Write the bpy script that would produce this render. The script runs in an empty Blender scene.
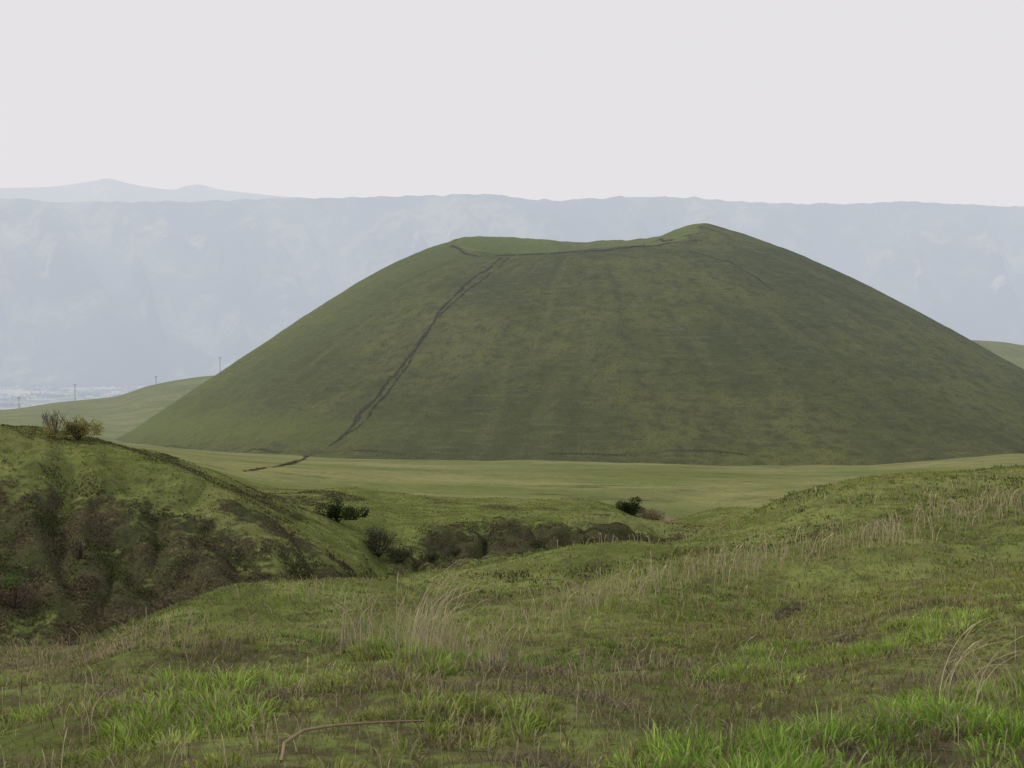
import bpy, math
import numpy as np
from mathutils import Vector
rng=np.random.default_rng(7)
F=1236.0; YH=330.0; PITCH=math.atan((384-YH)/F)
def tan_of(py): return np.tan(np.arctan((384.0-np.asarray(py,float))/F)-PITCH)
def project(p):
    p=np.asarray(p,float); x,y,z=p[...,0],p[...,1],p[...,2]
    dep=y*math.cos(PITCH)-z*math.sin(PITCH); up=y*math.sin(PITCH)+z*math.cos(PITCH)
    return 512+F*x/dep, 384-F*up/dep
# ---------- noise ----------
def _h(xi,yi,s):
    n=(xi*374761393+yi*668265263+s*1442695041)&0xffffffff
    n=((n^(n>>13))*1274126177)&0xffffffff
    n=n^(n>>16)
    return n/4294967295.0*2-1
def vn(x,y,s=0):
    x=np.asarray(x,float);y=np.asarray(y,float)
    xf=np.floor(x);yf=np.floor(y);xi=xf.astype(np.int64);yi=yf.astype(np.int64)
    u=x-xf;v=y-yf;u=u*u*u*(u*(u*6-15)+10);v=v*v*v*(v*(v*6-15)+10)
    a=_h(xi,yi,s);b=_h(xi+1,yi,s);c=_h(xi,yi+1,s);d=_h(xi+1,yi+1,s)
    return (a*(1-u)+b*u)*(1-v)+(c*(1-u)+d*u)*v
def fbm(x,y,o=4,s=0):
    r=0;a=1;t=0
    for i in range(o):
        r=r+a*vn(x*2**i+i*17.3,y*2**i+i*9.1,s+i);t+=a;a*=.5
    return r/t
def sst(a,b,x):
    t=np.clip((x-a)/(b-a),0,1);return t*t*(3-2*t)
def pchip(x,y,xi):
    x=np.asarray(x,float);y=np.asarray(y,float);h=np.diff(x);dl=np.diff(y)/h
    m=np.zeros_like(y)
    for i in range(1,len(x)-1):
        if dl[i-1]*dl[i]>0:
            w1=2*h[i]+h[i-1];w2=h[i]+2*h[i-1];m[i]=(w1+w2)/(w1/dl[i-1]+w2/dl[i])
    m[0]=dl[0];m[-1]=dl[-1]
    xi=np.clip(xi,x[0],x[-1]);k=np.clip(np.searchsorted(x,xi,side='right')-1,0,len(x)-2)
    t=(xi-x[k])/h[k];t2=t*t;t3=t2*t
    return (2*t3-3*t2+1)*y[k]+(t3-2*t2+t)*h[k]*m[k]+(-2*t3+3*t2)*y[k+1]+(t3-t2)*h[k]*m[k+1]
# ---------- mesh helpers ----------
def make_mesh(name,verts,faces,mat,smooth=True,attrs=None):
    me=bpy.data.meshes.new(name);verts=np.asarray(verts,np.float32);faces=np.asarray(faces,np.int32)
    nf,k=faces.shape
    me.vertices.add(len(verts));me.vertices.foreach_set("co",verts.ravel())
    me.loops.add(nf*k);me.loops.foreach_set("vertex_index",faces.ravel())
    me.polygons.add(nf);me.polygons.foreach_set("loop_start",np.arange(0,nf*k,k,dtype=np.int32))
    me.update(calc_edges=True)
    me.polygons.foreach_set("use_smooth",np.full(nf,smooth))
    if attrs:
        for an,arr in attrs.items():
            ca=me.color_attributes.new(an,'FLOAT_COLOR','POINT')
            c=np.ones((len(verts),4),np.float32);c[:,:arr.shape[1]]=arr
            ca.data.foreach_set("color",c.ravel())
    me.materials.append(mat)
    ob=bpy.data.objects.new(name,me);bpy.context.scene.collection.objects.link(ob)
    return ob
def grid_faces(V,U,closed=False):
    i=np.arange(V-1)[:,None];j=np.arange(U if closed else U-1)[None,:];j2=(j+1)%U
    return np.stack([i*U+j,i*U+j2,(i+1)*U+j2,(i+1)*U+j],-1).reshape(-1,4)
# ---------- material helpers ----------
class M:
    def __init__(s,name):
        s.m=bpy.data.materials.new(name);s.m.use_nodes=True;s.nt=s.m.node_tree;s.nt.nodes.clear()
        s.out=s.n('ShaderNodeOutputMaterial')
    def n(s,t,**k):
        nd=s.nt.nodes.new(t)
        for a,b in k.items(): setattr(nd,a,b)
        return nd
    def l(s,a,b): s.nt.links.new(a,b)
    def pos(s):
        return s.n('ShaderNodeNewGeometry').outputs['Position']
    def mapped(s,scale,src=None):
        mp=s.n('ShaderNodeMapping');mp.inputs['Scale'].default_value=scale
        s.l(src or s.pos(),mp.inputs['Vector']);return mp.outputs['Vector']
    def noise(s,scale,detail=4,vec=None,rough=.55):
        nd=s.n('ShaderNodeTexNoise');nd.inputs['Scale'].default_value=scale
        nd.inputs['Detail'].default_value=detail;nd.inputs['Roughness'].default_value=rough
        s.l(vec or s.pos(),nd.inputs['Vector']);return nd.outputs['Fac']
    def rng(s,v,a,b,c=0,d=1):
        r=s.n('ShaderNodeMapRange');r.interpolation_type='SMOOTHSTEP'
        s.l(v,r.inputs[0])
        for i,x in enumerate((a,b,c,d)): r.inputs[i+1].default_value=x
        return r.outputs[0]
    def mix(s,f,a,b,mode='MIX'):
        x=s.n('ShaderNodeMix',data_type='RGBA',blend_type=mode)
        for sock,v in ((x.inputs[0],f),(x.inputs[6],a),(x.inputs[7],b)):
            if isinstance(v,bpy.types.NodeSocket): s.l(v,sock)
            elif isinstance(v,(int,float)): sock.default_value=v
            else: sock.default_value=(*v,1)
        return x.outputs[2]
    def math(s,op,a,b):
        x=s.n('ShaderNodeMath',operation=op)
        for i,v in enumerate((a,b)):
            if isinstance(v,bpy.types.NodeSocket): s.l(v,x.inputs[i])
            else: x.inputs[i].default_value=v
        return x.outputs[0]
    def attr(s,name):
        a=s.n('ShaderNodeAttribute',attribute_name=name);return a.outputs['Color']
    def sep(s,c):
        x=s.n('ShaderNodeSeparateColor');s.l(c,x.inputs[0]);return x.outputs
    def bump(s,h,strength,dist,prev=None):
        b=s.n('ShaderNodeBump');b.inputs['Strength'].default_value=strength;b.inputs['Distance'].default_value=dist
        s.l(h,b.inputs['Height'])
        if prev: s.l(prev,b.inputs['Normal'])
        return b.outputs[0]
    def diffuse(s,col,normal=None):
        b=s.n('ShaderNodeBsdfDiffuse')
        if isinstance(col,bpy.types.NodeSocket): s.l(col,b.inputs[0])
        else: b.inputs[0].default_value=(*col,1)
        if normal: s.l(normal,b.inputs['Normal'])
        s.l(b.outputs[0],s.out.inputs[0]);return b

# ground
g=M('grass_ground')
z=g.sep(g.attr('zone'));zz=g.sep(g.attr('zone2'))
n1=g.noise(.35,6);n2=g.noise(7,5);n3=g.noise(.045,5);n4=g.noise(1.6,6)
gr=g.mix(g.rng(n1,.35,.68),(.098,.125,.036),(.165,.200,.062))
gr=g.mix(g.rng(n4,.46,.70),gr,(.082,.088,.040))
gr=g.mix(g.rng(n3,.4,.7,0,.5),gr,(.195,.205,.085))
brown=g.mix(g.rng(n2,.35,.65),(.038,.035,.022),(.090,.082,.050))
brown=g.mix(g.rng(n1,.42,.66,0,.8),brown,(.060,.072,.030))
f=g.math('ADD',z[0],g.math('MULTIPLY',g.math('SUBTRACT',n4,.5),1.3))
col=g.mix(g.rng(f,.35,.7),gr,brown)
# dark soil / old thatch showing between close-by tussocks
soil=g.mix(n2,(.040,.038,.022),(.105,.092,.055))
col=g.mix(g.math('MULTIPLY',zz[1],g.rng(g.math('ADD',n2,g.math('MULTIPLY',n4,.6)),.70,.95)),col,soil)
st=g.noise(1,6,g.mapped((.018,.030,.05)))
st2=g.noise(1,6,g.mapped((.07,.12,.1)),.7)
pl=g.mix(g.rng(st,.35,.65),(.158,.190,.070),(.250,.258,.118))
pl=g.mix(g.rng(st2,.42,.72,0,.7),pl,(.120,.145,.060))
pl=g.mix(g.rng(g.noise(.5,5,None,.75),.48,.72,0,.6),pl,(.10,.11,.055))
pl=g.mix(g.rng(g.noise(1,5,g.mapped((.03,.10,.1)),.7),.58,.68,0,.7),pl,(.085,.09,.050))
col=g.mix(z[1],col,pl)
straw=g.mix(n2,(.15,.12,.075),(.27,.22,.14))
f2=g.math('ADD',z[2],g.math('MULTIPLY',g.math('SUBTRACT',n1,.5),1.2))
col=g.mix(g.rng(f2,.35,.9),col,straw)
vo=g.n('ShaderNodeTexVoronoi');vo.inputs['Scale'].default_value=1
g.l(g.mapped((.008,.004,0)),vo.inputs['Vector'])
fs=g.sep(vo.outputs['Color'])
fld=g.mix(fs[0],(.10,.14,.05),(.34,.33,.22));fld=g.mix(g.rng(g.noise(.004,4),.5,.6),fld,(.05,.08,.035))
col=g.mix(zz[0],col,fld)
bp=g.bump(n2,.5,.06);bp=g.bump(n4,.6,.25,bp);bp=g.bump(n1,.6,.8,bp)
g.diffuse(col,bp);MAT_G=g.m

def blade_mat(name,tr=.35):
    b=M(name);c=b.attr('col');d=b.diffuse(c)
    if tr>0:
        t=b.n('ShaderNodeBsdfTranslucent');b.l(c,t.inputs[0])
        mx=b.n('ShaderNodeMixShader');mx.inputs[0].default_value=tr
        b.l(d.outputs[0],mx.inputs[1]);b.l(t.outputs[0],mx.inputs[2]);b.l(mx.outputs[0],b.out.inputs[0])
    return b.m
MAT_B=blade_mat('grass_blades');MAT_L=blade_mat('leaves',.25)
# ---------- TERRAIN ----------
L=[]
L.append([(-500,1100,2.2),(1524,1100,2.2)])
L.append([(-500,792,4.0),(1524,792,4.0)])
L.append([(-500,725,6),(0,722,6),(150,712,6),(300,708,6),(420,690,6.2),(520,692,6.2),(640,708,6.2),(760,722,6.4),(880,708,6.4),(1024,698,6.2),(1524,690,6.2)])
L.append([(-500,690,9),(0,676,9),(130,656,10),(260,652,10),(390,652,10.5),(460,664,10.8),(560,680,11),(650,674,11.5),(780,652,12),(910,626,12.5),(1024,605,13),(1524,570,13)])
L.append([(-500,715,16),(0,705,16),(130,690,15),(260,676,14.5),(390,664,15),(470,652,16),(560,645,16),(650,638,16.5),(780,630,18),(910,604,19),(1024,580,20),(1524,500,21)])
L.append([(-500,665,28),(0,654,28),(80,646,27),(125,622,27),(180,604,27),(240,596,28),(300,593,29),(370,594,29),(440,606,25),(520,610,23),(600,595,24),(700,573,27),(780,558,29),(850,542,31),(940,520,33),(1024,498,36),(1524,400,38)])
L.append([(-500,690,44),(0,680,44),(150,670,42),(300,645,42),(370,625,40),(440,634,34),(520,645,32),(600,642,34),(700,622,36),(850,588,40),(940,562,42),(1024,538,45),(1524,405,50)])
L.append([(-500,690,56),(0,668,56),(100,650,55),(200,630,54),(300,602,53),(350,589,52),(400,576,53),(500,559,56),(650,537,62),(740,519,68),(800,503,72),(900,483,78),(1024,470,82),(1250,450,85),(1524,440,88)])
L.append([(-500,660,61),(0,642,61),(150,628,60),(300,608,60),(350,608,63),(400,610,72),(500,598,80),(650,568,90),(800,532,100),(1024,500,110),(1524,470,115)])
L.append([(-500,540,72),(0,535,72),(130,548,72),(200,556,72),(260,568,72),(330,586,75),(370,588,85),(450,574,105),(550,566,112),(650,560,120),(800,532,130),(1024,505,140),(1524,475,150)])
L.append([(-500,420,88),(0,429,88),(60,436,88),(130,447,88),(200,463,87),(240,478,86),(280,505,85),(320,538,84),(355,566,87),(375,574,98),(410,545,114),(450,530,123),(550,522,128),(640,525,134),(700,529,142),(800,520,152),(1024,500,162),(1524,470,170)])
L.append([(-500,450,118),(0,452,118),(130,466,118),(200,482,118),(260,506,118),(320,524,118),(360,532,122),(400,523,138),(500,514,150),(600,514,155),(660,527,160),(700,531,165),(800,518,180),(1024,500,190),(1524,468,200)])
L.append([(-500,450,165),(0,452,165),(130,460,165),(200,471,170),(260,483,175),(330,485,180),(400,495,185),(500,501,190),(600,505,190),(650,519,190),(700,514,190),(760,509,195),(850,514,205),(1024,498,220),(1524,465,220)])
L.append([(-500,450,215),(0,452,215),(130,458,215),(260,490,215),(400,507,215),(600,515,215),(700,526,218),(800,514,222),(900,506,230),(1024,494,245),(1524,462,245)])
L.append([(-500,440,285),(0,443,285),(130,452,285),(260,468,285),(400,478,285),(600,482,285),(800,483,285),(1024,475,290),(1524,450,290)])
L.append([(-500,430,385),(0,434,385),(130,446,385),(260,455,385),(500,458,385),(700,460,385),(870,462,385),(1024,455,385),(1524,440,385)])
L.append([(-500,428,620),(0,425,620),(130,439,620),(300,442,620),(900,442,620),(1024,441,620),(1524,420,620)])
L.append([(-500,415,900),(0,409,900),(60,401,900),(110,397,900),(150,385,900),(180,379,900),(215,375,900),(300,374,900),(500,392,900),(800,380,900),(900,346,900),(955,340,900),(1000,343,900),(1024,347,900),(1100,350,900),(1524,390,900)])
L.append([(-500,436,1500),(1524,436,1500)])
L.append([(-500,439,2500),(1524,439,2500)])
L.append([(-500,398,4000),(1524,398,4000)])
L.append([(-500,384,5200),(1524,384,5200)])
L.append([(-500,360,9000),(1524,360,9000)])
nrow=[14,60,60,30,60,30,70,20,55,100,40,45,12,22,30,24,50,10,6,20,10,6]
cols=np.concatenate([np.linspace(-500,-50,70,endpoint=False),np.linspace(-50,1074,1120,endpoint=False),np.linspace(1074,1524,71)])
U=len(cols);K=len(L)
LP=np.array([pchip([a[0] for a in l],[a[1] for a in l],cols) for l in L])
LD=np.array([pchip([a[0] for a in l],[math.log(a[2]) for a in l],cols) for l in L])
fr=[];
for k,n in enumerate(nrow): fr+= [k+i/n for i in range(n)]
fr.append(K-1-1e-9);fr=np.array(fr);V=len(fr)
ki=np.floor(fr).astype(int);ft=fr-ki
LOGD=LD[ki]*(1-ft)[:,None]+LD[np.minimum(ki+1,K-1)]*ft[:,None]
PY=np.empty((V,U))
for c in range(U): PY[:,c]=pchip(LD[:,c],LP[:,c],LOGD[:,c])
Y=np.exp(LOGD);A=(cols-512)/F;X=A[None,:]*Y;Z=tan_of(PY)*Y
PXg=np.broadcast_to(cols[None,:],Y.shape);FRg=np.broadcast_to(fr[:,None],Y.shape)
plain=sst(205,240,Y+10*fbm(X/20,Y/10,3,17))*(1-sst(900,1300,Y))
for i,lam in enumerate([.45,.9,1.8,3.6,7,14,28,60,120]):
    w=sst(.012,.03,lam/Y)*(1-sst(.18,.5,lam/Y))
    amp=.046 if lam>1 else .095
    Z=Z+amp*lam*w*vn(X/lam+i*3.1,Y/lam-i*5.7,20+i)*(1-.8*plain)
face=np.exp(-((FRg-9.2)/.85)**2)*(1-sst(330,400,PXg))
rg=1-np.abs(fbm(X/7+Y*.05,Y/22,3,51))*2
Z=Z-face*(rg**2)*1.2+face*.7*fbm(X/2.5,Y/2.5,3,77)
Z=Z-face*1.0*np.exp(-((PXg-62-8*np.sin(FRg*6))/14)**2)   # crease in the hillside
bank=np.exp(-((FRg-9.7)/.45)**2)*sst(370,420,PXg)*(1-sst(640,700,PXg))
rg2=1-np.abs(fbm(X/5,Y/14,3,61))*2
Z=Z-bank*(rg2**2)*1.8
P=np.stack([X,Y,Z],-1)
dU=np.gradient(P,axis=1);dV=np.gradient(P,axis=0);NN=np.cross(dU,dV);NN/=np.linalg.norm(NN,axis=-1)[...,None]+1e-9
slope=np.sqrt(np.clip(1-NN[...,2]**2,0,1))/np.abs(NN[...,2]+1e-6)
near=1-sst(13,16,Y)
pat=fbm(X/1.1,Y/1.1,4,5);pat2=fbm(X/.45,Y/.6,3,8)
def gs(cx_,cy_,sx,sy): return np.exp(-((PXg-cx_)/sx)**2-((PY-cy_)/sy)**2)
spots=gs(500,684,60,9)+gs(620,700,45,9)+gs(270,705,65,12)+gs(385,672,20,6)+gs(225,682,35,5)+gs(860,750,60,12)+gs(640,740,50,8)
bare=near*np.clip(sst(.22,.50,pat+.5*pat2)*.7+spots*(.5+1.1*pat2),0,1)
midp=sst(14,20,Y)*(1-sst(95,120,Y))*sst(.22,.45,fbm(X/5,Y/7,4,15)+.5*(slope-.4))*.5
scar=np.exp(-((PXg-765)/62)**2-((PY-618+.28*(PXg-765))/6)**2)*(Y<30)*1.1
backfoot=np.exp(-((FRg-6.50)/.22)**2)*sst(420,520,PXg)*(.42+.5*fbm(X/4,Y/4,3,37))
facem=np.exp(-((FRg-8.60)/1.02)**4)*(1-sst(360,395,PXg))*(.82+.75*fbm(X/5,Y/5,4,33)+.4*(slope-.5)+.15*sst(180,260,PXg))
lip=np.exp(-((FRg-9.72)/.20)**2)*sst(170,230,PXg)*(1-sst(345,370,PXg))*.8*sst(-.5,.1,fbm(X/3,Y/3,3,34))
bankm=np.exp(-((FRg-9.5)/.75)**4)*sst(350,390,PXg)*(1-sst(680,730,PXg))*(.70+.7*fbm(X/6,Y/6,3,35))
gully=np.exp(-((FRg-7.4)/1.1)**4)*(1-sst(345,400,PXg))*.85
sc3=sst(9.9,10.4,FRg)*(1-sst(12,12.6,FRg))*sst(.10,.35,fbm(X/12,Y/8,4,91))*.6
zr=np.clip(np.maximum.reduce([bare,midp,facem,bankm,gully,sc3,scar,lip,backfoot]),0,1)
zb=np.clip((1-sst(60,130,np.abs(PXg-40)))*np.exp(-((FRg-4.1)/.9)**2)*.9
   +np.exp(-((FRg-5.0)/.35)**2)*sst(480,620,PXg)*.42+gs(650,497,60,5)*(Y>150)*.6+gs(665,520,22,7)*(Y>130)*(Y<215)*.9,0,1)
zr=zr*(1-zb*.5)
far=sst(1200,1500,Y)
zone=np.stack([zr,plain*(1-far)*(1-.55*sst(650,850,Y)),zb],-1).reshape(-1,3)
zone2=np.stack([far,.9*(1-sst(11,22,Y)),far],-1).reshape(-1,3)
ground=make_mesh('ground',P.reshape(-1,3),grid_faces(V,U),MAT_G,True,{'zone':zone,'zone2':zone2})
PXp,PYp=project(P)
def gz(x,y):
    c=int(np.clip(np.searchsorted(cols,512+F*x/y),0,U-1));return float(np.interp(y,Y[:,c],P[:,c,2]))
def gpick(px,py,dmin=0,dmax=1e9):
    c=int(np.argmin(np.abs(cols-px)));ok=(Y[:,c]>=dmin)&(Y[:,c]<=dmax)
    idx=np.where(ok)[0];h=idx[PYp[idx,c]<=py]
    r=h[0] if len(h) else idx[np.argmin(PYp[idx,c])]
    return P[r,c].copy()
# ---------- CONE ----------
CX=(590-512)/F*620;CY=620.0
TH_K=np.radians([0,20,50,90,130,155,180,205,228,250,270,295,315,335,350,360])
ZT_K=np.array([53.5,52.5,49.5,48.5,50,49,45,38.5,35.5,35.3,37,39,42.5,48,52.5,53.5])
def cone_z(x,y,detail=True):
    dx=x-CX;dy=y-CY;th=np.arctan2(dy,dx)%(2*np.pi);r=np.hypot(dx,dy)
    zt=0
    for o in (-.08,-.04,0,.04,.08): zt=zt+np.interp((th+o)%(2*np.pi),TH_K,ZT_K)/5
    R=241+15*np.cos(th)+2*np.cos(2*th)+3*np.sin(3*th)+2.5*vn(th*6,th*0,3)
    r0=61-5*np.cos(th)+2*vn(th*3,0*th,9)
    s=(r-r0)/(R-r0)
    pr=pchip([-.02,0,.05,.1,.23,.48,.74,.9,1,1.08,1.2],[1.0,.997,.972,.944,.852,.612,.318,.135,.03,-.03,-.12],s)
    zb_=-39-(y-377)*.07
    z=zb_+(zt-zb_)*pr
    inn=sst(0,.85,(r0-r)/60.0)
    z=z-20*inn*(r<r0)
    if detail:
        e=sst(.02,.15,s)
        z=z+e*(.9*vn(th*9,r/60,2)+.6*fbm(x/22,y/22,3,4)+.30*fbm(x/6,y/6,3,14)+.5*vn(th*28,r/90,22))+(1-e)*.7*fbm(x/7,y/7,3,6)
    return z,s
nr,nt=330,1300
rr=np.concatenate([np.linspace(2,40,20),np.linspace(40,285,nr-19)[1:]]);tt=np.linspace(0,2*np.pi,nt,endpoint=False)
RR,TT=np.meshgrid(rr,tt,indexing='ij');cx=CX+RR*np.cos(TT);cy=CY+RR*np.sin(TT);cz,cs=cone_z(cx,cy)
foot_shadow=np.exp(-((cs-1.018)/.010)**2)*sst(-.25,.3,fbm(cx/22,cy/22,3,40))*.6  # terrace shadow along the cone's base, painted into the colour as a broken band
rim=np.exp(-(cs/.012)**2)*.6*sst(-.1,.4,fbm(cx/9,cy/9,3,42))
streak=sst(-.1,.6,fbm(TT*34,RR/55,4,44))*sst(.03,.2,cs)
c=M('cone_grass')
at=c.sep(c.attr('zone'))
a1=c.noise(.014,6,None,.6);a2=c.noise(.22,6,rough=.7);a3=c.noise(1,5,c.mapped((.10,.10,1.3)));a4=c.noise(1.6,4,rough=.7);a5=c.noise(.055,5,None,.6)
cc=c.mix(c.rng(a1,.38,.60),(.108,.126,.058),(.168,.188,.070))
cc=c.mix(c.rng(a5,.42,.66,0,.6),cc,(.108,.118,.060))
cc=c.mix(c.math('MULTIPLY',at[2],.40),cc,(.178,.192,.090))
cc=c.mix(c.rng(a2,.42,.70,0,.8),cc,(.084,.096,.048))
cc=c.mix(c.rng(a3,.50,.72,0,.5),cc,(.190,.203,.105))
cc=c.mix(c.rng(a4,.47,.66,0,.7),cc,(.060,.068,.036))
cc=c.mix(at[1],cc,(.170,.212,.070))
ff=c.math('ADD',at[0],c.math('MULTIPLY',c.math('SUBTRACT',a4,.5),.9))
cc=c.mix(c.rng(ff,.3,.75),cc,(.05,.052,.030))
bb=c.bump(a4,1,.8);bb=c.bump(a2,.9,1.6,bb);bb=c.bump(a3,.4,.5,bb)
c.diffuse(cc,bb)
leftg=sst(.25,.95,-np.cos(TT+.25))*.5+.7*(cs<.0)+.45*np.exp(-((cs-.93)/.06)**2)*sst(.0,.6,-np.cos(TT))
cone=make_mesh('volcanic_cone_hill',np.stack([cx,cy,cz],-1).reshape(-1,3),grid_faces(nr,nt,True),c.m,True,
  {'zone':np.stack([np.clip(foot_shadow+rim,0,1),np.clip(leftg,0,1),streak],-1).reshape(-1,3)})
def cpick(px,py):
    a=(px-512)/F;t=float(tan_of(py));ys=np.arange(370,760,.25);xs=a*ys
    z_,_=cone_z(xs,ys,True);hit=np.where(z_>=t*ys)[0]
    if len(hit)==0: i=int(np.argmin(t*ys-z_))
    else: i=hit[0]
    return np.array([xs[i],ys[i],z_[i]])
pm=M('worn_path')
pn=pm.noise(.9,6,rough=.7);pc=pm.mix(pm.rng(pn,.35,.65),(.036,.037,.026),(.085,.080,.050))
pd=pm.diffuse(pc,pm.bump(pn,.8,.6))
ed=pm.sep(pm.attr('edge'))
al=pm.rng(pm.math('ADD',ed[0],pm.math('MULTIPLY',pm.math('SUBTRACT',pm.noise(.8,5,rough=.75),.5),3.4)),.30,.80)
tr=pm.n('ShaderNodeBsdfTransparent');mx=pm.n('ShaderNodeMixShader')
pm.l(al,mx.inputs[0]);pm.l(tr.outputs[0],mx.inputs[1]);pm.l(pd.outputs[0],mx.inputs[2]);pm.l(mx.outputs[0],pm.out.inputs[0])
def path(name,pts,width,strength=1.0,on='cone',seed=0,wob=1.0):
    pts=[np.array(p)[:2] for p in pts]
    d=np.concatenate([[0],np.cumsum([np.linalg.norm(pts[i+1]-pts[i]) for i in range(len(pts)-1)])])
    n=int(d[-1]/.8)+2;s=np.linspace(0,d[-1],n)
    x=np.interp(s,d,[p[0] for p in pts]);y=np.interp(s,d,[p[1] for p in pts])
    x=x+wob*vn(s/9,s*0,seed);y=y+wob*vn(s/7,s*0,seed+5)
    tx=np.gradient(x);ty=np.gradient(y);ln=np.hypot(tx,ty)+1e-6;nx,ny=-ty/ln,tx/ln
    w=width*(1+.45*vn(s/6,s*0,seed+9)+.3*vn(s/2,s*0,seed+3));K5=np.linspace(-1,1,7)
    XX=x[:,None]+nx[:,None]*w[:,None]*K5*.5;YY=y[:,None]+ny[:,None]*w[:,None]*K5*.5
    if on=='cone':
        ZZ,_=cone_z(XX,YY)
        ZG=np.vectorize(gz)(XX,YY);ZZ=np.maximum(ZZ,ZG)
    else: ZZ=np.vectorize(gz)(XX,YY)
    ZZ=ZZ+.18+.10*fbm(XX/1.5,YY/1.5,2,seed)
    e=np.broadcast_to((1-np.abs(K5))[None,:]*1.3*strength,XX.shape)*(.8+.35*vn(s/14,s*0,seed+21))[:,None]
    make_mesh(name,np.stack([XX,YY,ZZ],-1).reshape(-1,3),grid_faces(n,7),pm.m,True,{'edge':np.stack([e]*3,-1).reshape(-1,3)})
cp=lambda l:[cpick(*q) for q in l]
main=[(503,258),(487,270),(468,284),(455,295),(440,312),(425,335),(410,356),(395,374),(378,395),(362,412),(350,428),(338,438),(328,446)]
path('footpath',cp(main),2.6,.95,seed=1,wob=.8)
path('footpath',cp([(q[0]+4*math.sin(i*.9)+5,q[1]) for i,q in enumerate(main)]),1.7,.8,seed=12,wob=.8)
path('footpath',cp([(452,246),(462,252),(478,257),(500,256),(530,254),(560,253),(590,251),(620,248),(650,246),(675,243),(700,240)]),2.2,.95,seed=3,wob=.6)
path('footpath',cp([(640,245),(665,241),(685,236),(700,233)]),1.8,.7,seed=31,wob=.6)
path('footpath',cp([(690,252),(712,258),(728,262),(745,272),(762,282),(775,291)]),1.5,.75,seed=4)
gp=[gpick(332,446,300,700),gpick(322,452,250,600),gpick(305,458,250,600),gpick(285,465,230,600),gpick(262,469,230,600),gpick(244,473,200,600)]
path('footpath',gp,2.8,.85,on='g',seed=6,wob=.5)

# ---------- CALDERA WALL ----------
w=M('caldera_slopes')
w1=w.noise(.0016,7,rough=.62);w2=w.noise(.010,6,rough=.65);w3=w.noise(1,6,w.mapped((.006,.002,.0025)),.6)
wc=w.mix(w.rng(w1,.42,.60),(.012,.024,.012),(.17,.20,.11))
wc=w.mix(w.rng(w3,.48,.62,0,.8),wc,(.015,.028,.014))
wc=w.mix(w.rng(w2,.45,.65,0,.8),wc,(.012,.024,.010))
wc=w.mix(w.rng(w.noise(.0035,6,None,.65),.60,.70,0,.7),wc,(.34,.34,.25))
w.diffuse(wc,w.bump(w2,1,60))
rimk=[(-600,202),(0,201),(60,202),(130,203),(230,201),(290,198),(350,197),(420,196),(470,195),(500,196),(530,199),(560,202),(600,201),(640,197),(680,198),(720,200),(800,204),(850,203),(900,202),(950,204),(1024,207),(1600,210)]
wu=1000;wv=150;pxs=np.linspace(-600,1600,wu)
top=tan_of(pchip([a[0] for a in rimk],[a[1] for a in rimk],pxs))*6500
v=np.linspace(0,1,wv)[:,None];px=pxs[None,:];xw=(px-512)/F*6500+0*v
sp=fbm(xw/900,v*.6,4,70)
yb=4900+1600*v+ (1-v)**.7*v**.3*800*sp
pf=.62*v**1.7+.38*sst(0,1,v)
rdg=(1-2*np.abs(fbm(xw/380+v*1.2,v*.8,4,74)))
zw=-225+(top[None,:]+225)*pf+ (np.sin(np.pi*v)**.7)*(110*fbm(xw/420,v*3,4,72)+230*rdg-60)
zw=np.minimum(zw,top[None,:]*.985)+v**3*(top[None,:]*.015+10*fbm(xw/60,v*0,4,75))
Wp=np.stack([xw*(yb/6500),yb,zw],-1)
back=Wp[-1:].copy();back[...,1]+=2500;back[...,0]*=1.1;back[...,2]-=150
Wp=np.concatenate([Wp,back],0)
make_mesh('caldera_rim_hills',Wp.reshape(-1,3),grid_faces(wv+1,wu),w.m)
mk=[(-600,200),(-200,190),(0,188),(50,187),(75,184),(95,181),(110,178.5),(125,182),(150,187),(175,189.5),(188,186),(200,184.5),(220,189),(260,194),(300,198),(400,206),(1600,215)]
mu=600;pxs=np.linspace(-600,1000,mu);D=9000
tm=tan_of(pchip([a[0] for a in mk],[a[1] for a in mk],pxs))*D
v=np.linspace(0,1,30)[:,None];xm=((pxs-512)/F*D)[None,:]+0*v
ym=7600+1400*v+0*xm;zm=200+(tm[None,:]-200)*v+60*np.sin(np.pi*v)*fbm(xm/400,v*2,3,80)
make_mesh('distant_mountains',np.stack([xm*(ym/D),ym,zm],-1).reshape(-1,3),grid_faces(30,mu),w.m)
# ---------- distant town & trees ----------
def box(c,s,h,rot):
    ca,sa=math.cos(rot),math.sin(rot);o=[]
    for zz_ in (0,1):
        for a,b in ((-1,-1),(1,-1),(1,1),(-1,1)):
            o.append((c[0]+(a*s[0]*ca-b*s[1]*sa)/2,c[1]+(a*s[0]*sa+b*s[1]*ca)/2,c[2]+zz_*h))
    for a in (-1,1): o.append((c[0]+a*s[0]*ca/2,c[1]+a*s[0]*sa/2,c[2]+h*1.45))
    return o
bf=[(0,1,5,4),(1,2,6,5),(2,3,7,6),(3,0,4,7),(4,5,9,8),(6,7,8,9),(5,6,9,9),(7,4,8,8)]
vs=[];cl=[];tf=[];
for i in range(190):
    pxx=rng.uniform(-80,230) if i<130 else rng.uniform(-450,-80);d=rng.uniform(3700,5000)
    x=(pxx-512)/F*d;z0=gz(x,d);h=rng.uniform(4,8);b0=len(vs)
    vs+=box((x,d,z0-1),(rng.uniform(12,28),rng.uniform(9,14)),h,rng.uniform(0,3));tf+=[[b0+k for k in q] for q in bf]
    cc_=rng.choice([.45,.33,.25]);cl+=[(cc_,cc_,cc_*1.02)]*8+[(.22,.24,.30)]*2
tris=[]
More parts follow.
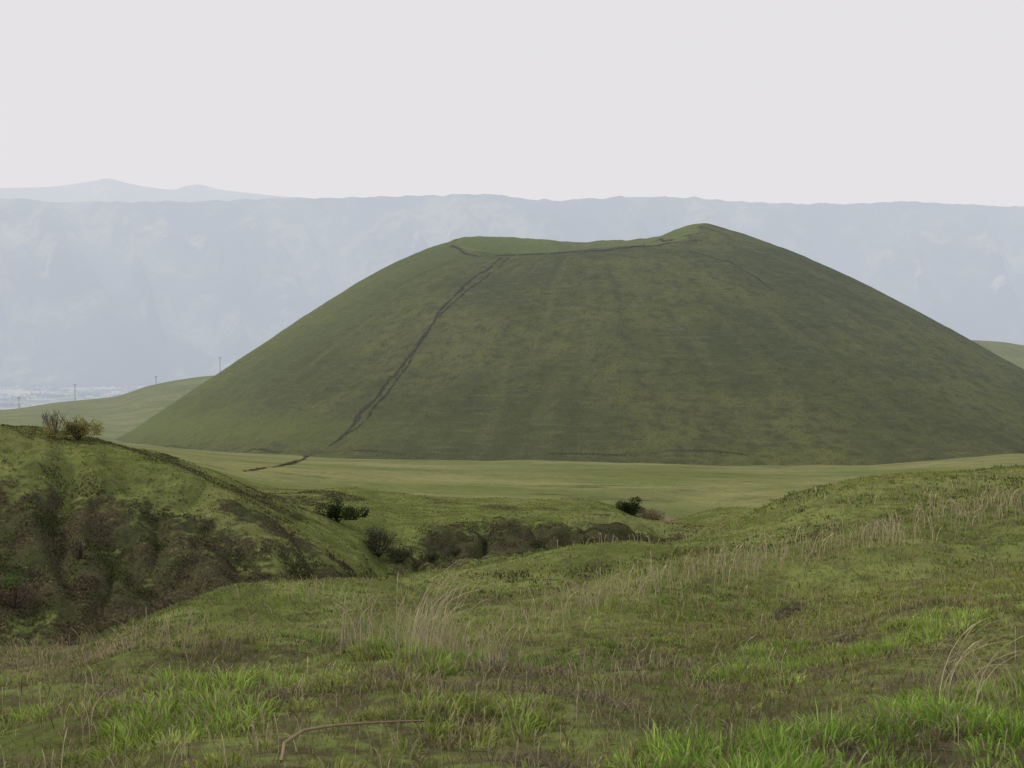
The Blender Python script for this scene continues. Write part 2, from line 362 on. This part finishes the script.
for q in tf:
    tris.append(q[:3])
    if q[3]!=q[2]: tris.append([q[0],q[2],q[3]])
make_mesh('distant_town',vs,tris,blade_mat('town_walls',0.0),False,{'col':np.array(cl)})
def leaves(cen,rad,n,size,colA,colB,seed=0,lobes=7,hollow=.55):
    r=np.random.default_rng(seed);lc=r.normal(size=(lobes,3))*.45;lc[:,2]=np.abs(lc[:,2])*.8;ls=r.uniform(.35,.62,lobes)
    k=r.integers(0,lobes,n);dv=r.normal(size=(n,3));dv/=np.linalg.norm(dv,axis=1)[:,None]
    p=lc[k]+dv*(ls[k]*r.uniform(hollow,1.08,n))[:,None];p[:,2]=np.maximum(p[:,2],-.1)
    p=np.array(cen)+p*np.array(rad)
    a=r.normal(size=(n,3));a/=np.linalg.norm(a,axis=1)[:,None];b=np.cross(a,r.normal(size=(n,3)));b/=np.linalg.norm(b,axis=1)[:,None]
    s=(size*r.uniform(.6,1.3,n))[:,None]
    vv=np.stack([p-a*s,p+b*s*.5,p+a*s,p-b*s*.5],1).reshape(-1,3);f=np.arange(n*4).reshape(-1,4)
    m=r.uniform(0,1,n)*.6+.4*(k%3)/2;co=np.array(colA)*(1-m)[:,None]+np.array(colB)*m[:,None]
    return vv,f,np.repeat(co,4,0)
def tube(p0,p1,r0,r1,mid=None):
    p0=np.array(p0);p1=np.array(p1);pts=[p0,(p0+p1)/2+(0 if mid is None else mid),p1];rs=[r0,(r0+r1)/2,r1];o=[]
    ax=p1-p0;ax=ax/np.linalg.norm(ax);u=np.cross(ax,[.3,.9,.1]);u/=np.linalg.norm(u);v_=np.cross(ax,u)
    for p,q in zip(pts,rs):
        for k in range(5): o.append(p+q*(math.cos(k*1.2566)*u+math.sin(k*1.2566)*v_))
    f=[[i*5+k,i*5+(k+1)%5,i*5+5+(k+1)%5,i*5+5+k] for i in range(2) for k in range(5)]
    return np.array(o),np.array(f)
def shrub(name,base,rad,n,size,cA,cB,seed,stems=9,tall=.4,spread=.9,bark=(.10,.085,.065),lobes=7,bare=0,hollow=.45):
    r=np.random.default_rng(seed);Vs=[];Fs=[];Cs=[];o=0
    if n:
        vv,f,co=leaves(np.array(base)+[0,0,rad[2]*tall],rad,n,size,cA,cB,seed,lobes,hollow);Vs.append(vv);Fs.append(f);Cs.append(co);o+=len(vv)
    for i in range(stems+bare):
        e=np.array(base)+np.array([r.uniform(-1,1)*rad[0]*spread,r.uniform(-1,1)*rad[1]*spread,rad[2]*r.uniform(.7,1.25)])
        if i>=stems: e[0]=base[0]-rad[0]*r.uniform(.3,1.3)
        th=.012*rad[2]*r.uniform(.8,1.8)
        segs=[(np.array(base)+[0,0,-.1],e,th*2,th*.6)]
        for j in range(4):
            q=r.uniform(.4,.9);s0=np.array(base)*(1-q)+e*q
            segs.append((s0,s0+np.array([r.uniform(-1,1)*.3*rad[0],r.uniform(-1,1)*.3*rad[1],r.uniform(.1,.45)*rad[2]]),th,th*.4))
        for s in segs:
            vv,f=tube(*s,mid=r.normal(size=3)*.04*rad[2]);Vs.append(vv);Fs.append(f+o);Cs.append(np.tile(bark,(len(vv),1)));o+=len(vv)
    make_mesh(name,np.concatenate(Vs),np.concatenate(Fs),MAT_L,False,{'col':np.concatenate(Cs)})
yg=((.17,.18,.055),(.38,.34,.13));dk=((.025,.038,.016),(.06,.085,.032));gg=((.075,.09,.055),(.15,.165,.09))
b=gpick(76,440,80,95);b[2]=gz(b[0],b[1]);shrub('shrub_tree',b,(1.5,1.0,1.5),5600,.06,*yg,seed=1,stems=9,bare=0,lobes=12,hollow=.2)
b=gpick(52,438,80,95);shrub('bare_shrub',b,(.9,.8,1.6),220,.05,*yg,seed=2,stems=14,bare=3,bark=(.22,.19,.15))
b=gpick(336,530,112,150);shrub('dark_bush',b,(1.5,1.3,1.4),3200,.10,*dk,seed=3,lobes=9)
b=gpick(378,558,95,125);shrub('willow_bush',b,(1.9,1.4,1.8),2800,.08,*gg,seed=4,stems=16,lobes=12,hollow=.2)
b=gpick(401,562,100,125);shrub('willow_bush',b,(1.4,1.2,1.1),1600,.08,*gg,seed=5,stems=14,lobes=12,hollow=.2)
b=gpick(634,516,165,215);shrub('dark_bush',b,(2.4,1.8,1.7),3600,.14,*dk,seed=7,lobes=11)
b=gpick(652,523,165,215);shrub('dry_bush',b,(2.6,1.5,1.5),1500,.12,(.13,.11,.065),(.28,.23,.15),seed=9)
for i,(px_,py_,s) in enumerate([(455,556,.7),(540,548,.9),(585,546,.6),(432,562,.7)]):
    b=gpick(px_,py_,95,140);shrub('scrub_bush',b,(1.3*s,1.1*s,1.0*s),700,.08,(.06,.07,.035),(.14,.145,.08),seed=50+i,stems=8)
b=gpick(6,590,58,80);shrub('green_bush',b,(1.0,.9,.5),800,.07,(.07,.12,.035),(.12,.18,.055),seed=14)
b=gpick(10,608,50,80);shrub('dry_bush',b,(1.8,1.5,1.1),700,.06,(.13,.105,.07),(.24,.195,.13),seed=15,stems=16)
b=gpick(75,560,60,85);shrub('dry_bush',b,(.8,.7,.9),200,.05,(.14,.11,.08),(.24,.19,.14),seed=16,stems=16)
Vs=[];Fs=[];Cs=[];o=0
for i in range(60):
    pxx=rng.uniform(-120,230);d=rng.uniform(3500,5000);x=(pxx-512)/F*d
    vv,f,co=leaves((x,d,gz(x,d)),(rng.uniform(30,110),20,rng.uniform(8,14)),140,5,(.02,.035,.016),(.04,.06,.025),i,6);Vs.append(vv);Fs.append(f+o);Cs.append(co);o+=len(vv)
make_mesh('distant_trees',np.concatenate(Vs),np.concatenate(Fs),MAT_L,False,{'col':np.concatenate(Cs)})
pw=M('weathered_pole');pw.diffuse(pw.mix(pw.noise(3),(.09,.085,.08),(.16,.15,.14)))
def pole(px,pyb,h,dmin,dmax):
    b=gpick(px,pyb,dmin,dmax);e=bpy.data.objects.new('utility_pole',None);bpy.context.scene.collection.objects.link(e);e.location=b
    def part(n,segs):
        Vs=[];Fs=[];o=0
        for s in segs:
            vv,f=tube(*s);Vs.append(vv);Fs.append(f+o);o+=len(vv)
        ob=make_mesh(n,np.concatenate(Vs),np.concatenate(Fs),pw.m,True);ob.parent=e
    part('pole_shaft',[((0,0,-.5),(0,0,h),.22,.15)])
    part('crossarms',[((-1.1,0,h-.6),(1.1,0,h-.6),.09,.09),((-.8,0,h-1.6),(.8,0,h-1.6),.08,.08)])
    part('insulators',[((k,0,h-.5),(k,0,h-.15),.08,.05) for k in (-1,-.4,.4,1)])
pole(220,374,13.5,850,900);pole(156,384,6,850,900);pole(74,400,12,850,900);pole(18,406,8.5,850,900)

# ---------- GRASS ----------
def blades(p,h,wd,lean,az,col,bend=.35):
    n=len(p);face=rng.uniform(0,np.pi*2,n)
    side=np.stack([np.cos(face),np.sin(face),0*face],-1)*wd[:,None]*.5
    ld=np.stack([np.cos(az),np.sin(az),0*az],-1)
    m=p+ld*(h*lean*bend)[:,None]+np.array([0,0,1])*(h*.6)[:,None]
    t=p+ld*(h*lean)[:,None]+np.array([0,0,1])*(h*np.sqrt(np.maximum(1-lean**2*.6,.15)))[:,None]
    vv=np.stack([p-side,p+side,m-side*.8,m+side*.8,t],1).reshape(-1,3)
    b=np.arange(n)[:,None]*5
    f=np.concatenate([b+np.array([[0,1,3]]),b+np.array([[0,3,2]]),b+np.array([[2,3,4]])],0)
    return vv,f,np.repeat(col,5,0)
area=np.linalg.norm(np.cross(P[1:,:-1]-P[:-1,:-1],P[:-1,1:]-P[:-1,:-1]),axis=-1)
ZR=zr[:-1,:-1];ZB=zb[:-1,:-1];CPX=PXg[:-1,:-1];CY_=Y[:-1,:-1];CX_=X[:-1,:-1]
def sample(weight,n):
    wt=(weight*area).ravel();cs_=np.cumsum(wt);k=np.searchsorted(cs_,rng.uniform(0,cs_[-1],n));k=np.minimum(k,len(wt)-1)
    i,j=np.divmod(k,area.shape[1]);a=rng.uniform(0,1,n)[:,None];b=rng.uniform(0,1,n)[:,None]
    p=(P[i,j]*(1-a)+P[i+1,j]*a)*(1-b)+(P[i,j+1]*(1-a)+P[i+1,j+1]*a)*b
    return p,i,j
inf=((CPX>-140)&(CPX<1164)).astype(float)
dens=(8/np.maximum(CY_,8))**2
def gcol(p,n,lush):
    m=rng.uniform(0,1,n)[:,None];pt=sst(-.4,.5,fbm(p[:,0]/4,p[:,1]/6,4,131))[:,None]
    co=np.array([.130,.180,.042])*(1-m)+np.array([.250,.320,.092])*m
    return co*(.8+.35*pt)+np.array([.06,.035,0.008])*pt+np.reshape(lush,(-1,1))*np.array([.0,.07,-.008])
wt=inf*dens*(CY_<205)*(CY_>2.5)*(1-.93*np.clip(ZR*1.25,0,1))*(1-.6*ZB)*(.25+.75*sst(-.3,.3,fbm(CX_/.4,CY_/.4,2,101)))*(1-.55*(CY_<12))
N=190000
p,i,j=sample(wt,N);d=p[:,1]
h=(.020+.0011*d)*rng.uniform(.6,1.5,N);h=np.minimum(h,.16)
wd=np.maximum(.0045,d*.00075)*rng.uniform(.7,1.4,N)
co=gcol(p,N,np.zeros(N))*np.where(d<14,.66,.92)[:,None]
dry=rng.uniform(0,1,N)<(.16+.38*sst(.1,.5,fbm(p[:,0]/2.5,p[:,1]/3.5,3,141))+.5*ZB[i,j])
co[dry]=np.array([.31,.265,.165])*rng.uniform(.5,1.15,(dry.sum(),1))
parts=[blades(p,h,wd,rng.uniform(.1,.9,N),rng.uniform(0,6.283,N),co)]
def tuss(wt,nt,nb,hs,rs,lushfn,cm=1.0,wn=.005,vr=(.6,1.25)):
    p,i,j=sample(wt,nt);d=p[:,1];lu=lushfn(p)
    sz=rng.uniform(.45,1.3,nt)*(1+.7*lu);hh=hs(d)*sz;rr_=rs(d)*sz
    q=np.repeat(np.arange(nt),nb);n=len(q);az=rng.uniform(0,6.283,n);rad=np.sqrt(rng.uniform(0,1,n))
    B=p[q].copy();B[:,0]+=np.cos(az)*rad*rr_[q];B[:,1]+=np.sin(az)*rad*rr_[q];B[:,2]-=.012
    h=hh[q]*rng.uniform(.6,1.15,n)*(1-.4*rad);ln=.15+.8*rad*rng.uniform(.5,1.2,n)
    co=gcol(B,n,lu[q])*(rng.uniform(*vr,nt)[q])[:,None]*cm
    dr=(rng.uniform(0,1,n)<.12)|((rng.uniform(0,1,nt)<.17)[q]&(rng.uniform(0,1,n)<.75));co[dr]=np.array([.34,.29,.18])*rng.uniform(.5,1.1,(dr.sum(),1))
    wd=np.maximum(wn,B[:,1]*.0008)*rng.uniform(.7,1.4,n)
    return blades(B,h,wd,ln,az+rng.normal(size=n)*.4,co)
lush=lambda p:sst(.05,.45,fbm(p[:,0]/.8,p[:,1]/.8,3,121))
base=inf*(1-.93*np.clip(ZR*1.1,0,1))
parts.append(tuss(base*dens*(CY_>3)*(CY_<14)*(.10+sst(-.1,.3,fbm(CX_/.8,CY_/.8,3,121))),3700,36,lambda d:.074+0*d,lambda d:.060+0*d,lush,1.12,.0078,(.6,1.35)))
parts.append(tuss(base*dens*(CY_>13)*(CY_<95)*(.2+sst(-.1,.4,fbm(CX_/3,CY_/4,3,171)))*(1-.7*ZB),8500,13,lambda d:np.minimum(.07+.0026*d,.20),lambda d:np.minimum(.06+.005*d,.35),lambda p:.5*sst(0,.5,fbm(p[:,0]/4,p[:,1]/5,3,122)),.97))
o=0;VV=[];FF=[];CC=[]
for a_,b_,c_ in parts: VV.append(a_);FF.append(b_+o);CC.append(c_);o+=len(a_)
make_mesh('grass',np.concatenate(VV),np.concatenate(FF),MAT_B,False,{'col':np.concatenate(CC)})
N=60000
wt=inf*dens*(CY_>2.5)*(CY_<40)*(ZR+.2)
p,i,j=sample(wt,N);d=p[:,1]
h=rng.uniform(.04,.13,N);wd=np.maximum(.003,d*.0006)*rng.uniform(.7,1.3,N)
co=np.array([.185,.158,.105])*rng.uniform(.3,1.9,(N,1))
v1,f1,c1=blades(p,h*.8,wd,rng.uniform(.85,1.27,N),rng.uniform(0,6.28,N),co)
make_mesh('dead_grass_thatch',v1,f1,MAT_B,False,{'col':c1})
N=90000
wt=inf*dens*(CY_>38)*(CY_<150)*np.clip(ZR-.12,0,1)
wt=wt*(.1+sst(-.1,.45,fbm(CX_/1.5,CY_/1.5,3,151)))
p,i,j=sample(wt,N);d=p[:,1]
h=rng.uniform(.05,.20,N);wd=np.maximum(.02,d*.0008)*rng.uniform(.7,1.5,N)
m=sst(-.3,.3,fbm(p[:,0]/3,p[:,1]/3,3,161))[:,None]
co=(np.array([.100,.086,.056])*(1-m)+np.array([.085,.102,.040])*m)*rng.uniform(.5,1.5,(N,1))
v1,f1,c1=blades(p,h,wd,rng.uniform(.3,1.1,N),rng.uniform(0,6.28,N),co)
make_mesh('gully_scrub',v1,f1,MAT_B,False,{'col':c1})
def stalks(bases,h,wd,az,bend,col,seg=6,head=True):
    n=len(bases);ld=np.stack([np.cos(az),np.sin(az),0*az],-1);fa=rng.uniform(0,6.28,n);sd=np.stack([np.cos(fa),np.sin(fa),0*fa],-1)
    rows=[]
    for k in range(seg+1):
        t=k/seg;c_=bases+ld*(h*bend*t**2.2)[:,None]+np.array([0,0,1])*(h*(t-.45*np.minimum(bend,1.2)*t**3))[:,None]
        wk=wd*(1-.75*t)
        if head and k in(seg-1,): wk=wd*1.3
        rows+= [c_-sd*wk[:,None]*.5,c_+sd*wk[:,None]*.5]
    vv=np.stack(rows,1).reshape(-1,3);b=np.arange(n)[:,None]*(2*seg+2)
    f=np.concatenate([b+np.array([[2*k,2*k+1,2*k+3,2*k+2]]) for k in range(seg)],0)
    return vv,f,np.repeat(col,2*seg+2,0)
Vs=[];Fs=[];Cs=[];o=0
def add(px,py,spx,n,h0,h1,dmin,dmax,spy=6,bend=(.1,.6),wd=.004,c0=(.46,.40,.27),azm=None):
    global o
    B=np.array([gpick(px+rng.normal()*spx,py+rng.normal()*spy,dmin,dmax) for _ in range(n)])
    B[:,:2]+=rng.normal(size=(n,2))*.03
    h=rng.uniform(h0,h1,n);az=rng.uniform(0,6.28,n) if azm is None else azm+rng.normal(size=n)*.5
    co=np.array(c0)*rng.uniform(.6,1.25,(n,1));w_=np.maximum(wd,B[:,1]*.0006)*rng.uniform(.7,1.2,n)
    vv,f,cc=stalks(B,h,w_,az,rng.uniform(*bend,n),co);Vs.append(vv);Fs.append(f+o);Cs.append(cc);o+=len(vv)
add(425,650,32,150,.2,.6,8,12.5);add(365,642,16,45,.2,.45,8,12.5);add(470,650,30,100,.2,.45,8,12.5)
add(425,655,12,55,.5,.85,8,12.5,bend=(.2,.7),azm=0.2)
add(310,600,30,40,.2,.45,22,32);add(560,612,25,60,.3,.6,18,28);add(520,630,40,60,.2,.4,10,20)
for q in [(600,597),(650,588),(700,576),(735,572),(770,563),(820,553),(870,542),(900,536),(950,520),(990,512),(1020,503)]:
    add(q[0],q[1]+3,22,80,.2,.65,18,46)
for q in [(880,508),(920,500),(960,490),(1000,482),(620,545),(700,535),(820,505)]:
    add(q[0],q[1],25,30,.25,.6,55,84)
add(600,660,110,130,.12,.3,6,12,spy=25);add(850,610,110,170,.12,.35,8,22,spy=30)
add(120,652,90,200,.15,.38,9,22,spy=9,c0=(.36,.30,.21));add(30,660,50,220,.2,.42,10,26,spy=10,c0=(.36,.29,.21))
add(950,712,10,22,.35,.62,5,8,bend=(.3,1.1),azm=0.1,wd=.005);add(1005,700,14,20,.3,.55,5,8,bend=(.4,1.2),azm=2.9,wd=.005)
add(722,760,14,22,.2,.36,4,6,c0=(.16,.125,.08));add(745,700,20,30,.1,.25,5,8,c0=(.2,.16,.10))
add(380,690,26,40,.08,.2,5,8,c0=(.18,.125,.08));add(500,720,300,420,.06,.18,4,8,spy=35);add(120,720,90,160,.08,.2,4,8,spy=30)
make_mesh('dry_grass',np.concatenate(Vs),np.concatenate(Fs),MAT_B,False,{'col':np.concatenate(Cs)})
tw=M('twig_bark');tw.diffuse(tw.mix(tw.noise(40),(.18,.13,.085),(.34,.26,.17)))
pp=[gpick(a,b_,3.5,6)+np.array([0,0,h_]) for a,b_,h_ in [(278,772,.03),(281,762,.07),(300,755,.09),(330,750,.095),(365,746,.09),(400,744,.09),(424,743,.085)]]
Vt=[];Ft=[];oo=0
for k in range(len(pp)-1):
    vv,f=tube(pp[k],pp[k+1],.0075-.0006*k,.007-.0006*k);Vt.append(vv);Ft.append(f+oo);oo+=len(vv)
make_mesh('fallen_twig',np.concatenate(Vt),np.concatenate(Ft),tw.m)

# ---------- haze (absorbing air volume, its emission stands in for scattered daylight) ----------
hz=M('basin_haze')
sg=np.array([1.7e-4,2.02e-4,2.45e-4]);J=np.array([.785,.77,.785])
ab=hz.n('ShaderNodeVolumeAbsorption');ab.inputs['Density'].default_value=1e-3;ab.inputs['Color'].default_value=(*(1-sg/1e-3),1)
em=hz.n('ShaderNodeEmission');em.inputs[0].default_value=(*(sg*J/1e-3),1);em.inputs[1].default_value=1e-3
ad=hz.n('ShaderNodeAddShader');hz.l(ab.outputs[0],ad.inputs[0]);hz.l(em.outputs[0],ad.inputs[1]);hz.l(ad.outputs[0],hz.out.inputs['Volume'])
bx=[(a,b,c) for c in (-400,2500) for a,b in ((-14000,300),(14000,300),(14000,16000),(-14000,16000))]
make_mesh('haze',bx,[(0,3,2,1),(4,5,6,7),(0,1,5,4),(1,2,6,5),(2,3,7,6),(3,0,4,7)],hz.m,False)
# ---------- world & sun ----------
sc=bpy.context.scene
sundir=Vector((-.85,.20,.68)).normalized()
wd_=bpy.data.worlds.new('World');sc.world=wd_;wd_.use_nodes=True;nt=wd_.node_tree;nt.nodes.clear()
sky=nt.nodes.new('ShaderNodeTexSky');sky.sky_type='NISHITA';sky.sun_disc=False
sky.sun_elevation=math.asin(sundir.z);sky.sun_rotation=math.atan2(sundir.x,sundir.y);sky.dust_density=5;sky.air_density=1
b1=nt.nodes.new('ShaderNodeBackground');b1.inputs[1].default_value=.10;nt.links.new(sky.outputs[0],b1.inputs[0])
b2=nt.nodes.new('ShaderNodeBackground');b2.inputs[0].default_value=(.83,.80,.805,1);b2.inputs[1].default_value=1
mxs=nt.nodes.new('ShaderNodeMixShader');mxs.inputs[0].default_value=.88
ow=nt.nodes.new('ShaderNodeOutputWorld');nt.links.new(b1.outputs[0],mxs.inputs[1]);nt.links.new(b2.outputs[0],mxs.inputs[2]);nt.links.new(mxs.outputs[0],ow.inputs[0])
sl=bpy.data.lights.new('sun','SUN');sl.energy=2.9;sl.angle=math.radians(8);sl.color=(1,.95,.87)
so=bpy.data.objects.new('sun',sl);sc.collection.objects.link(so);so.rotation_euler=sundir.to_track_quat('Z','Y').to_euler()
cam=bpy.data.cameras.new('camera');cam.sensor_width=36;cam.lens=F/1024*36;cam.clip_start=.05;cam.clip_end=40000
co_=bpy.data.objects.new('camera',cam);sc.collection.objects.link(co_);co_.rotation_euler=(math.pi/2-PITCH,0,0);sc.camera=co_
sc.view_settings.view_transform='Standard';sc.view_settings.look='None';sc.view_settings.exposure=0
